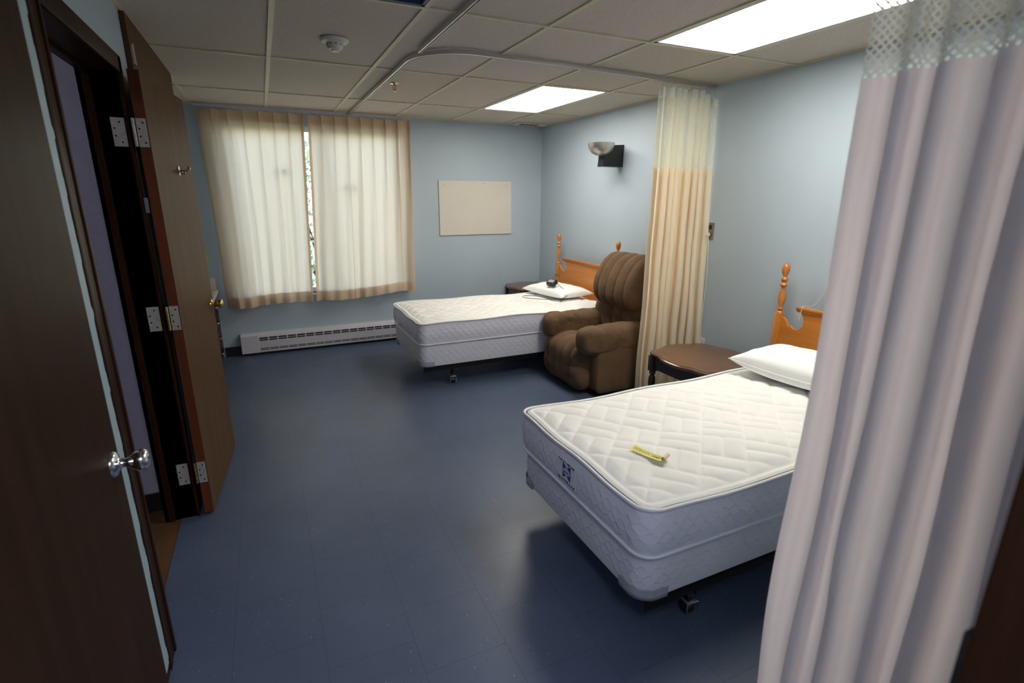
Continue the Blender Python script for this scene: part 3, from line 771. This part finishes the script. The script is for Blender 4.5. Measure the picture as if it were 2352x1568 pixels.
# yellow paper tag lying on the near mattress
tg = thing('paper_tag', 'yellow curled paper tag with number lying on near mattress', 'tag', (1.30, 1.475, ZM1+.012), None, math.radians(-64))
G = np.zeros((40, 6, 3))
for i in range(40):
    a = i/39
    for j in range(6):
        yv = -.024+.048*j/5
        if a < .86: x = -.075+.14*a/.86; z = .010+.010*(1-a)**3
        else:
            th = (a-.86)/.14*math.pi*1.8; x = .065+.009*math.sin(th); z = .0107+.009*(1-math.cos(th))
        G[i, j] = (x, yv-.004*math.sin(math.pi*a), z)
MB().grid(G).build('strip', M['yellow'], tg, smooth=True)
G2 = G[33:, :, :].copy(); G2[:, :, 2] += .0006
o = MB().grid(G2+np.array([.0005, 0, 0])).build('curled_end', M['cream_paper'], tg, smooth=True); o['label'] = 'cream curled end'
text_obj('1043', .020, M['ink_black'], 'number', tg, basis((.028, -.011, .0116), (1, 0, 0), (0, 1, 0)), .0002, .0002)
b = MB()
for r in range(3):
    x = -.066
    while x < (.055 if r == 0 else .0):
        w = rr.uniform(.003, .010); zz = .0106+.010*(1-(x+.075)/.14*.86)**3
        b.box(x, x+w, .008-.008*r-.004, .0095-.008*r-.004, zz, zz+.0006); x += w+.003
b.build('small_print', M['ink_black'], tg)

# pillows
def pillow(label, loc, rz, L, W, Hh, seed, tilt=0):
    t = thing('pillow', label, 'pillow', loc, 'pillows', rz); n = 70
    b = MB()
    for sgn in (1, -1):
        G = np.zeros((n, n, 3))
        for i in range(n):
            for j in range(n):
                u = -1+2*i/(n-1); v = -1+2*j/(n-1)
                e = max(0, (1-abs(u)**2.4))*max(0, (1-abs(v)**2.4))
                sx = 1-.07*(1-v*v)*abs(u)**3; sy = 1-.09*(1-u*u)*abs(v)**3
                x = u*L/2*(1-.06*(1-abs(v)**4)*abs(u)**6); y = v*W/2*(1-.08*(1-abs(u)**4)*abs(v)**6)
                nn = noise.noise(Vector((u*2.2, v*2.2, seed)))*.010+noise.noise(Vector((u*6, v*6, seed+9)))*.004
                z = Hh*(e**.42)*(.62 if sgn > 0 else .38)*sgn
                if sgn > 0: z += nn*e**.3 - .02*math.exp(-(((u-.1)/.35)**2+((v+.2)/.5)**2))*(seed % 2)
                z += Hh*.38*.9-(0 if sgn > 0 else 0)
                z += tilt*abs(u*v)**2*.02
                G[i, j] = (x, y, max(z, .002))
        b.grid(G, flip=(sgn < 0))
    b.build('cushion', M['pillow'], t, smooth=True, weld=True)
    # seam
    P = []
    for k in range(120):
        a = k/120*4; s = int(a); f = a-s; c = [(-1+2*f, -1), (1, -1+2*f), (1-2*f, 1), (-1, 1-2*f)][s]
        u, v = c
        P.append((u*L/2*(1-.06*(1-abs(v)**4)*abs(u)**6), v*W/2*(1-.08*(1-abs(u)**4)*abs(v)**6), Hh*.38*.9+tilt*abs(u*v)**2*.02))
    MB().tube(P, .0025, 6, closed=True).build('seam', M['pillow'], t, smooth=True)
    return t
pillow('flat white pillow on the far bed under black adapter', (2.70, 4.68, ZM1+.022), math.radians(100), .66, .42, .115, 4)
pillow('plump white pillow at the head of near bed', (2.66, 1.80, ZM1+.024), math.radians(97), .68, .46, .17, 7, 1)

# power adapter with cable on the far pillow
ad = thing('power_adapter', 'black power adapter with looping cable resting on the far pillow', 'adapter', (2.60, 4.60, ZM1+.145), None, math.radians(25))
MB().box(-.034, .034, -.05, .05, 0, .045, .007, Matrix.Rotation(math.radians(-28), 4, 'Y')).build('body', M['plastic_black'], ad, smooth=30)
o = MB().box(-.02, .02, -.03, .034, .0455, .0462, 0, Matrix.Rotation(math.radians(-28), 4, 'Y')).build('rating_label', M['plastic_grey'], ad)
c = catmull([(.02, -.04, .02), (.0, -.10, -.01), (-.03, -.20, -.05), (-.12, -.24, -.085), (-.22, -.18, -.10), (-.30, -.02, -.10), (-.34, .10, -.098), (-.26, .16, -.098), (-.20, .06, -.098), (-.22, -.08, -.098), (-.28, -.20, -.098), (-.24, -.28, -.098), (-.18, -.20, -.098)], 8, False)
MB().tube(c, .003, 6).build('cable', M['plastic_black'], ad, smooth=True)
b = MB()
for dy in (0, .022):
    c = catmull([(.02, .0+dy, .03), (.05, .005+dy, .06), (.085, .01+dy, .088), (.11, .012+dy, .09), (.15, .02+dy, .06)], 6, False); b.tube(c, .003, 6)
b.build('cord_loop', M['plastic_black'], ad, smooth=True)

# ------------------------------------------------------------ recliner
RX, RY = 2.62, 3.69
rec = thing('recliner', 'brown microsuede recliner armchair with channel stitched back and seat', 'armchair', (RX, RY, 0))
def puffy(name, prof, y0, y1, nch=0, depth=.02, p=8, q=2.6, N=90, axis='y', gro=None, wr=.003, skew=None, seed=0, mat='suede', nseg=8, emin=.0):
    """closed profile swept between two ends that round off; channels are grooves across the sweep"""
    Pf = catmull(prof, nseg); c = Pf.mean(axis=0); m = len(Pf)
    T = np.roll(Pf, -1, axis=0)-np.roll(Pf, 1, axis=0); Nn = np.stack([T[:, 1], -T[:, 0]], 1); Nn /= (np.linalg.norm(Nn, axis=1)[:, None]+1e-9)
    if (Nn*(Pf-c)).sum() < 0: Nn = -Nn
    G = np.zeros((N, m, 3))
    for i in range(N):
        t = -math.cos(math.pi*i/(N-1)); t = .5*t+.5*(-1+2*i/(N-1)); s = max(1e-3, (1-min(1, abs(t))**p))**(1/q)
        for k in range(m):
            P = c+(Pf[k]-c)*s
            if nch:
                ph = (t+1)/2*nch+(0 if skew is None else skew(Pf[k], t)); g = 1-abs(math.sin(math.pi*ph))**.36
                P = P-Nn[k]*depth*g*(1 if gro is None else gro(Pf[k]))*s
            l = (y0+y1)/2+(y1-y0)/2*t
            w = noise.noise(Vector((P[0]*9, P[1]*9, l*9+seed)))*wr*2+noise.noise(Vector((P[0]*25, P[1]*25, l*25+seed)))*wr*.7
            P = P+Nn[k]*w
            G[i, k] = (P[0]-RX, l-RY, P[1]) if axis == 'y' else (l-RX, P[0]-RY, P[1])
    b = MB().grid(G, closed_v=True); n0 = 0
    b.f.append(tuple(range(m))); b.f.append(tuple((N-1)*m+k for k in range(m)))
    return b.build(name, M[mat], rec, smooth=True)
# seat and footrest flow down in five channels
puffy('seat', [(2.86, .37), (2.66, .40), (2.48, .435), (2.34, .445), (2.24, .425), (2.175, .36), (2.165, .27), (2.20, .20), (2.40, .16), (2.80, .18)], 3.42, 4.03, 5, .026, 9, 2.4, 120, gro=lambda P: 1 if P[0] < 2.62 else .3, seed=1)
puffy('footrest', [(2.24, .27), (2.185, .25), (2.165, .19), (2.18, .11), (2.225, .035), (2.27, .022), (2.33, .05), (2.34, .2)], 3.42, 4.03, 5, .016, 10, 2.6, 120, gro=lambda P: 1 if P[1] > .12 else .3, seed=3)
# arms: pillow tops over panels
for y0, s in ((3.41, -1), (3.985, 1)):
    w = .104
    puffy('armrest', [(y0-w*.92, .40), (y0-w, .47), (y0-w*.93, .545), (y0-w*.6, .585), (y0, .594), (y0+w*.6, .585), (y0+w*.93, .545), (y0+w, .47), (y0+w*.92, .40), (y0+w*.5, .36), (y0, .355), (y0-w*.5, .36)], 2.175, 2.86, 4, .015, 9, 3.0, 110, 'x', gro=lambda P: 1 if P[1] > .5 else .4, wr=.006, seed=7+s, skew=lambda P, t: .1*math.sin(3*t))
    yp = y0+s*.012
    puffy('side_panel', [(yp-.075, .045), (yp-.078, .25), (yp-.075, .44), (yp, .45), (yp+.075, .44), (yp+.078, .25), (yp+.075, .045), (yp, .04)], 2.30, 2.95, 0, 0, 20, 4, 50, 'x', wr=.002, seed=12+s)
# back: lumbar cushion with fanned folds, then the rolled headrest
def fan(P, t): return 1.1*(P[1]-.42)*(1 if t > 0 else -1)*3
puffy('lumbar_cushion', [(2.74, .38), (2.70, .46), (2.695, .56), (2.71, .66), (2.76, .74), (2.88, .76), (2.98, .66), (3.0, .40)], 3.40, 4.03, 4, .020, 9, 2.6, 110, skew=lambda P, t: -2.2*abs(t)*(P[1]-.42), gro=lambda P: 1 if P[0] < 2.8 else .2, seed=21)
puffy('headrest', [(2.77, .66), (2.675, .685), (2.625, .76), (2.63, .88), (2.675, .99), (2.745, 1.08), (2.83, 1.125), (2.92, 1.11), (2.975, 1.03), (2.99, .88), (2.97, .70), (2.87, .65)], 3.37, 3.975, 5, .026, 9, 2.8, 130, gro=lambda P: 1 if P[0] < 2.95 else .3, seed=31)
puffy('back_shell', [(2.92, .10), (2.90, .5), (2.90, .95), (2.95, 1.05), (3.02, .98), (3.055, .6), (3.06, .10)], 3.43, 4.02, 0, 0, 14, 3.5, 40, seed=41)
rec.location.y = RY-.012
for x in (2.34, 2.95):
    for y in (3.45, 3.95): MB().box(x-.02-RX, x+.02-RX, y-.02-RY, y+.02-RY, 0, .05, .004).build('foot', M['black_metal'], rec)

# ------------------------------------------------------------ bedside tables
def side_table(label, cx, cy, hx, hy, ztop, grp='brown bedside tables'):
    t = thing('bedside_table', label, 'bedside table', (cx, cy, 0), grp)
    def outline(sc_, n=120):
        pts = []
        for k in range(n):
            a = 2*math.pi*k/n
            # superellipse with a serpentine swell on every side
            ca, sa = math.cos(a), math.sin(a); e = 2/2.9
            x = abs(ca)**e*math.copysign(1, ca); y = abs(sa)**e*math.copysign(1, sa)
            sw = 1+.045*math.cos(8*a)
            pts.append((x*hx*sc_*sw, y*hy*sc_*sw))
        return pts
    rings = [(.90, -.034), (.965, -.032), (.99, -.026), (1.0, -.018), (.992, -.009), (.968, -.004), (.955, -.006), (.948, -.001), (.93, 0), (.5, 0), (.02, 0)]
    G = np.zeros((len(rings), 120, 3))
    for i, (s_, z) in enumerate(rings):
        for k, (x, y) in enumerate(outline(s_)): G[i, k] = (x, y, ztop+z)
    b = MB().grid(G, closed_v=True); b.f.append(tuple(range(120)))
    b.build('top', M['table_wood'], t, smooth=40)
    ax, ay = hx*.76, hy*.76
    b = MB()
    for (x0, x1, y0, y1) in ((-ax, ax, -ay-.01, -ay+.01), (-ax, ax, ay-.01, ay+.01), (-ax-.01, -ax+.01, -ay, ay), (ax-.01, ax+.01, -ay, ay)):
        b.box(x0, x1, y0, y1, ztop-.13, ztop-.03, .003)
    b.build('apron', M['table_dark'], t)
    for sx in (-1, 1):
        for sy in (-1, 1):
            b = MB(); b.box(sx*ax-.026, sx*ax+.026, sy*ay-.026, sy*ay+.026, ztop-.15, ztop-.034, .004)
            b.lathe([(0, ztop-.15), (.020, ztop-.15), (.024, ztop-.165), (.014, ztop-.18), (.024, ztop-.20), (.026, ztop-.24), (.017, ztop-.34), (.013, .06), (.02, .05), (.018, .02), (.012, 0), (0, 0)], (sx*ax, sy*ay, 0), 20)
            b.build('leg', M['table_dark'], t, smooth=40)
    return t
side_table('brown bedside table with wavy edged top between near bed and curtain', 2.672, 2.560, .305, .335, .530)
side_table('brown bedside table in corner behind the far bed, mostly hidden', 2.80, 5.49, .275, .26, .575)

# ------------------------------------------------------------ things on the walls
t = thing('notice_board', 'blank cream board screwed to the blue back wall', 'board', (2.25, YB, 1.458))
MB().box(-.445, .445, -.016, -.001, -.30, .30, .002).build('panel', M['board'], t)
for x, z in ((-.38, .25), (.10, .275), (.38, .25), (-.38, -.25), (.38, -.25)):
    MB().lathe([(0, -.0185), (.004, -.0185), (.004, -.015), (0, -.015)], (x, 0, z), 10, 'y').build('screw', M['black_metal'], t)
t = thing('baseboard_heater', 'long white baseboard heater with slotted front under the window', 'heater', (0, YB, 0))
hx0, hx1 = -.345, 2.9
b = MB(); b.prism([(-.068, .030), (-.068, .185), (-.055, .215), (-.045, .228), (-.001, .228), (-.001, .030)], hx0, hx1, 'x'); b.build('cover', M['white_metal'], t)
b = MB(); b.box(hx0-.004, hx0+.16, -.072, -.001, .028, .21, .003); b.build('end_cap', M['white_metal'], t)
b = MB()
x = hx0+.17
while x < hx1-.1:
    for z0_, z1_ in ((.172, .186), (.152, .164)): b.box(x, x+.078, -.0695, -.0675, z0_, z1_)
    for z0_, z1_ in ((.066, .073), (.052, .059)): b.box(x, x+.082, -.0695, -.0675, z0_, z1_)
    x += .090
b.build('slot', M['black'], t)
t = thing('wall_sconce', 'wall sconce with brushed metal bowl on black bracket', 'wall lamp', (XR, 4.25, 1.95))
b = MB(); b.prism([(-.004, -.09), (-.225, -.09), (-.215, .02), (-.10, .10), (-.004, .105)], -.045, .045, 'y'); b.build('bracket', M['plastic_black'], t)
prof = [(0, -.005), (.03, -.002), (.06, .008), (.085, .024), (.105, .048), (.118, .078), (.123, .110), (.120, .110), (.114, .080), (.10, .052), (.08, .03), (.055, .014), (.03, .006), (0, .004)]
MB().lathe(prof, (-.225, .0, .005), 48).build('bowl', M['brushed'], t, smooth=45)
t = thing('outlet_plate', 'steel wall outlet plate with white cable plugged in beside curtain', 'outlet', (XR, 3.05, 1.345))
MB().box(-.008, 0, -.036, .036, -.062, .062, .002).build('plate', M['steel_plate'], t)
b = MB(); b.box(-.010, -.007, -.018, .018, .012, .042); b.box(-.010, -.007, -.018, .018, -.042, -.012); b.build('socket', M['plastic_black'], t)
b = MB(); b.box(-.030, -.008, -.012, .012, -.040, -.014, .003); b.build('plug', M['plastic_white'], t)
c = catmull([(-.028, 0, -.027), (-.045, -.012, -.03), (-.048, -.035, -.07), (-.035, -.045, -.35), (-.030, -.035, -.70), (-.02, -.03, -.86)], 10, False)
c2 = catmull([(-.028, .004, -.027), (-.04, .03, -.05), (-.035, .035, -.40), (-.030, .0, -.75), (-.02, -.02, -.86)], 10, False)
MB().tube(c, .003, 6).tube(c2, .003, 6).build('cable', M['plastic_white'], t, smooth=True)
t = thing('wall_socket', 'small cream wall socket low behind the bedside table', 'outlet', (XR, 3.02, .45))
MB().box(-.008, 0, -.036, .036, -.055, .055, .002).build('plate', M['plastic_white'], t)
b = MB(); b.box(-.010, -.007, -.016, .016, .010, .036, .001); b.box(-.010, -.007, -.016, .016, -.036, -.010, .001); b.build('socket', M['counter'], t)
t = tag(MB().tube(catmull([(3.085, 1.88, 1.45), (3.07, 1.96, 1.25), (3.055, 2.06, 1.00), (3.025, 2.085, .945), (2.966, 2.10, .943), (2.962, 2.11, .86)], 8, False), .0018, 6).build('pull_cord', M['cream_paper'], None, smooth=True), 'thin pale pull cord draped over the near headboard', 'cord')
t = thing('switch_plate', 'beige switch plate on back wall left of the window curtains', 'switch', (-.555, YB, 1.03))
MB().box(-.036, .036, -.007, 0, -.058, .058, .002).build('plate', M['beige_plate'], t)
MB().box(-.006, .006, -.014, -.006, -.012, .012, .001).build('toggle', M['beige_plate'], t)

# ------------------------------------------------------------ built-in dresser in the recess
t = thing('dresser', 'dark built-in dresser with pale counter seen behind the open closet door', 'dresser', (-.80, 5.2, 0))
dx0, dx1 = XREC+.80+.005, -.505+.80; dy0, dy1 = YREC-5.2+.01, YB-5.2-.01
MB().box(dx0, dx1-.02, dy0, dy1, .0, .665).build('body', M['dark_wood'], t)
b = MB(); b.box(dx0, dx1+.02, dy0, dy1, .666, .70, .004); b.build('countertop', M['counter'], t)
MB().box(dx0, dx1+.012, dy1-.02, dy1, .70, .81, .003).build('backsplash', M['counter'], t)
for col in range(2):
    for r in range(4):
        y0 = dy0+.03+col*.66; y1 = y0+.63; z0 = .07+r*.148; z1 = z0+.138
        d = MB().box(dx1-.02, dx1-.002, y0, y1, z0, z1, .004).build('drawer', M['dark_wood'], t, smooth=30)
        ym = (y0+y1)/2; zm = (z0+z1)/2+.01
        MB().tube([(dx1-.004, ym-.045, zm), (dx1+.02, ym-.04, zm-.004), (dx1+.022, ym, zm-.008), (dx1+.02, ym+.04, zm-.004), (dx1-.004, ym+.045, zm)], .005, 8).build('pull', M['chrome'], d, smooth=True)

# ------------------------------------------------------------ doors on the left
def leaf(name, A, B, th, z0, z1, mface, medge, label):
    """door leaf: A is the visible face's hinge corner, B its free corner; thickness goes to the left of A->B"""
    A = Vector(A); B = Vector(B); d = (B-A); L = d.length; d.normalize(); rz = math.atan2(d.y, d.x)
    o = bpy.data.objects.new(name, None); C.objects.link(o); o.location = (A.x, A.y, 0); o.rotation_euler = (0, 0, rz)
    if label: o['label'] = label
    MB().box(0, L, .0015, th-.0015, z0, z1, .0015).build('core', medge, o)
    MB().box(.0, L, 0, .002, z0, z1).build('face_panel', mface, o)
    MB().box(.0, L, th-.002, th, z0, z1).build('face_panel', mface, o)
    return o, L
# door_1: big dark door with the chrome knob, against the left wall
d1, L1 = leaf('door_1', (-.418, .70), (-.418, 1.566), .044, .012, 2.10, M['entry_wood'], M['dark_wood'], 'large dark brown door with chrome knob at far left')
struct(d1)
kb = MB(); ky = .81; kz = .935
kb.lathe([(0, 0), (.034, 0), (.034, -.003), (.028, -.010), (.015, -.014), (.0115, -.020), (.0115, -.034), (.016, -.040), (.024, -.048), (.0285, -.058), (.028, -.068), (.022, -.076), (.010, -.080), (0, -.081)], (ky, 0, kz), 32, 'y')
kb.build('door_knob', M['chrome'], d1, smooth=50)
# door_2: closet door swung open, hinged on the far jamb
d2, L2 = leaf('door_2', (-.402, 2.80), (-.333, 3.575), .042, .012, 2.095, M['door_wood'], M['red_edge'], 'brown closet door swung open on steel hinges with brass knob')
struct(d2)
def in_d2(p):
    A = Vector((-.402, 2.80)); d = Vector((.069, .775)); rz = math.atan2(d.y, d.x); q = Vector((p[0], p[1]))-A
    return (q.x*math.cos(rz)+q.y*math.sin(rz), -q.x*math.sin(rz)+q.y*math.cos(rz), p[2])
kb = MB(); ky = L2-.065; kz = .972
kb.lathe([(0, 0), (.030, 0), (.029, -.005), (.018, -.009), (.011, -.014), (.010, -.030), (.016, -.036), (.025, -.044), (.027, -.052), (.023, -.060), (.012, -.064), (0, -.064)], (ky, 0, kz), 28, 'y')
o = kb.build('door_knob', M['brass'], d2, smooth=50)
b = MB(); hx = .43; hz = 1.715
b.box(hx-.014, hx+.014, -.004, 0, hz-.022, hz+.022, .001); b.tube([(hx, 0, hz), (hx, -.025, hz-.002), (hx, -.042, hz), (hx, -.048, hz+.012)], .0045, 8); b.lathe([(0, -.056), (.008, -.054), (.010, -.048), (.008, -.042), (0, -.040)], (hx, 0, hz+.012), 14, 'y'); b.tube([(hx, 0, hz-.004), (hx, -.02, hz-.014), (hx, -.03, hz-.010)], .0045, 8)
b.build('coat_hook', M['chrome'], d2, smooth=40)
b = MB(); b.box(-.004, .001, .046, .062, 1.52, 1.585, .001); b.box(-.006, -.003, .050, .057, 1.528, 1.547); b.box(-.006, -.003, .050, .057, 1.556, 1.576); b.build('catch_plate', M['chrome'], d2)
# three butt hinges: one leaf on the jamb face, one on the door edge
for z in (1.85, 1.045, .245):
    p = in_d2((-.463, 2.80, z)); b = MB()
    hh = .057
    b2 = MB(); b2.box(-.0025, -.0005, .004, .041, z-hh, z+hh); 
    h = b2.build('hinge_leaf', M['steel_hinge'], d2)
    sc2 = MB()
    for k, (yy, zo) in enumerate(((.016, -.040), (.031, -.015), (.031, .015), (.016, .040))): sc2.lathe([(0, -.0032), (.0038, -.0032), (.0038, -.002), (0, -.002)], (0, yy, z+zo), 12, 'x')
    sc2.build('screw', M['black_metal'], h)
    bp_ = MB(); q = Vector((-.004, .050))
    for k in range(5):
        bp_.lathe([(0, z-hh+k*.0228+.0006), (.0062, z-hh+k*.0228+.0006), (.0062, z-hh+k*.0228+.0222), (0, z-hh+k*.0228+.0222)], (q.x, q.y, 0), 14)
    bp_.build('hinge_knuckle', M['brass'] if z < 1.5 else M['steel_hinge'], d2, smooth=40)
    b3 = MB(); b3.box(XL-.052, XL-.004, DY1-.0030, DY1-.0005, z-hh, z+hh)
    for k, (xx, zo) in enumerate(((.018, -.040), (.038, -.015), (.038, .015), (.018, .040))): pass
    hj = b3.build('trim_5', M['steel_hinge'], None); struct(hj, 'steel hinge leaf on the door jamb')
    s3 = MB()
    for k, (xx, zo) in enumerate(((.018, -.040), (.038, -.015), (.038, .015), (.018, .040))): s3.lathe([(0, DY1-.0038), (.0038, DY1-.0038), (.0038, DY1-.003), (0, DY1-.003)], (XL-xx-.004, 0, z+zo), 12, 'y')
    s3.build('screw', M['black_metal'], hj)
# built-in wardrobe front on the left wall behind the open door
t = thing('wardrobe', 'tall brown built-in wardrobe front reaching the ceiling behind open closet door', 'wardrobe', (XL, 3.77, 0))
MB().box(.001, .022, -.69, .68, .0, H-.004, .002).build('front_panel', M['door_wood'], t)
MB().box(.023, .040, -.66, .64, .10, 2.05, .002).build('door', M['door_wood'], t)
b = MB(); b.box(.022, .026, -.672, -.652, 2.17, 2.25); b.lathe([(0, 2.165), (.005, 2.165), (.005, 2.255), (0, 2.255)], (.028, -.662, 0), 12); b.build('hinge', M['steel_hinge'], t, smooth=40)
# door_3: dark entry door folded back against the near wall at the right
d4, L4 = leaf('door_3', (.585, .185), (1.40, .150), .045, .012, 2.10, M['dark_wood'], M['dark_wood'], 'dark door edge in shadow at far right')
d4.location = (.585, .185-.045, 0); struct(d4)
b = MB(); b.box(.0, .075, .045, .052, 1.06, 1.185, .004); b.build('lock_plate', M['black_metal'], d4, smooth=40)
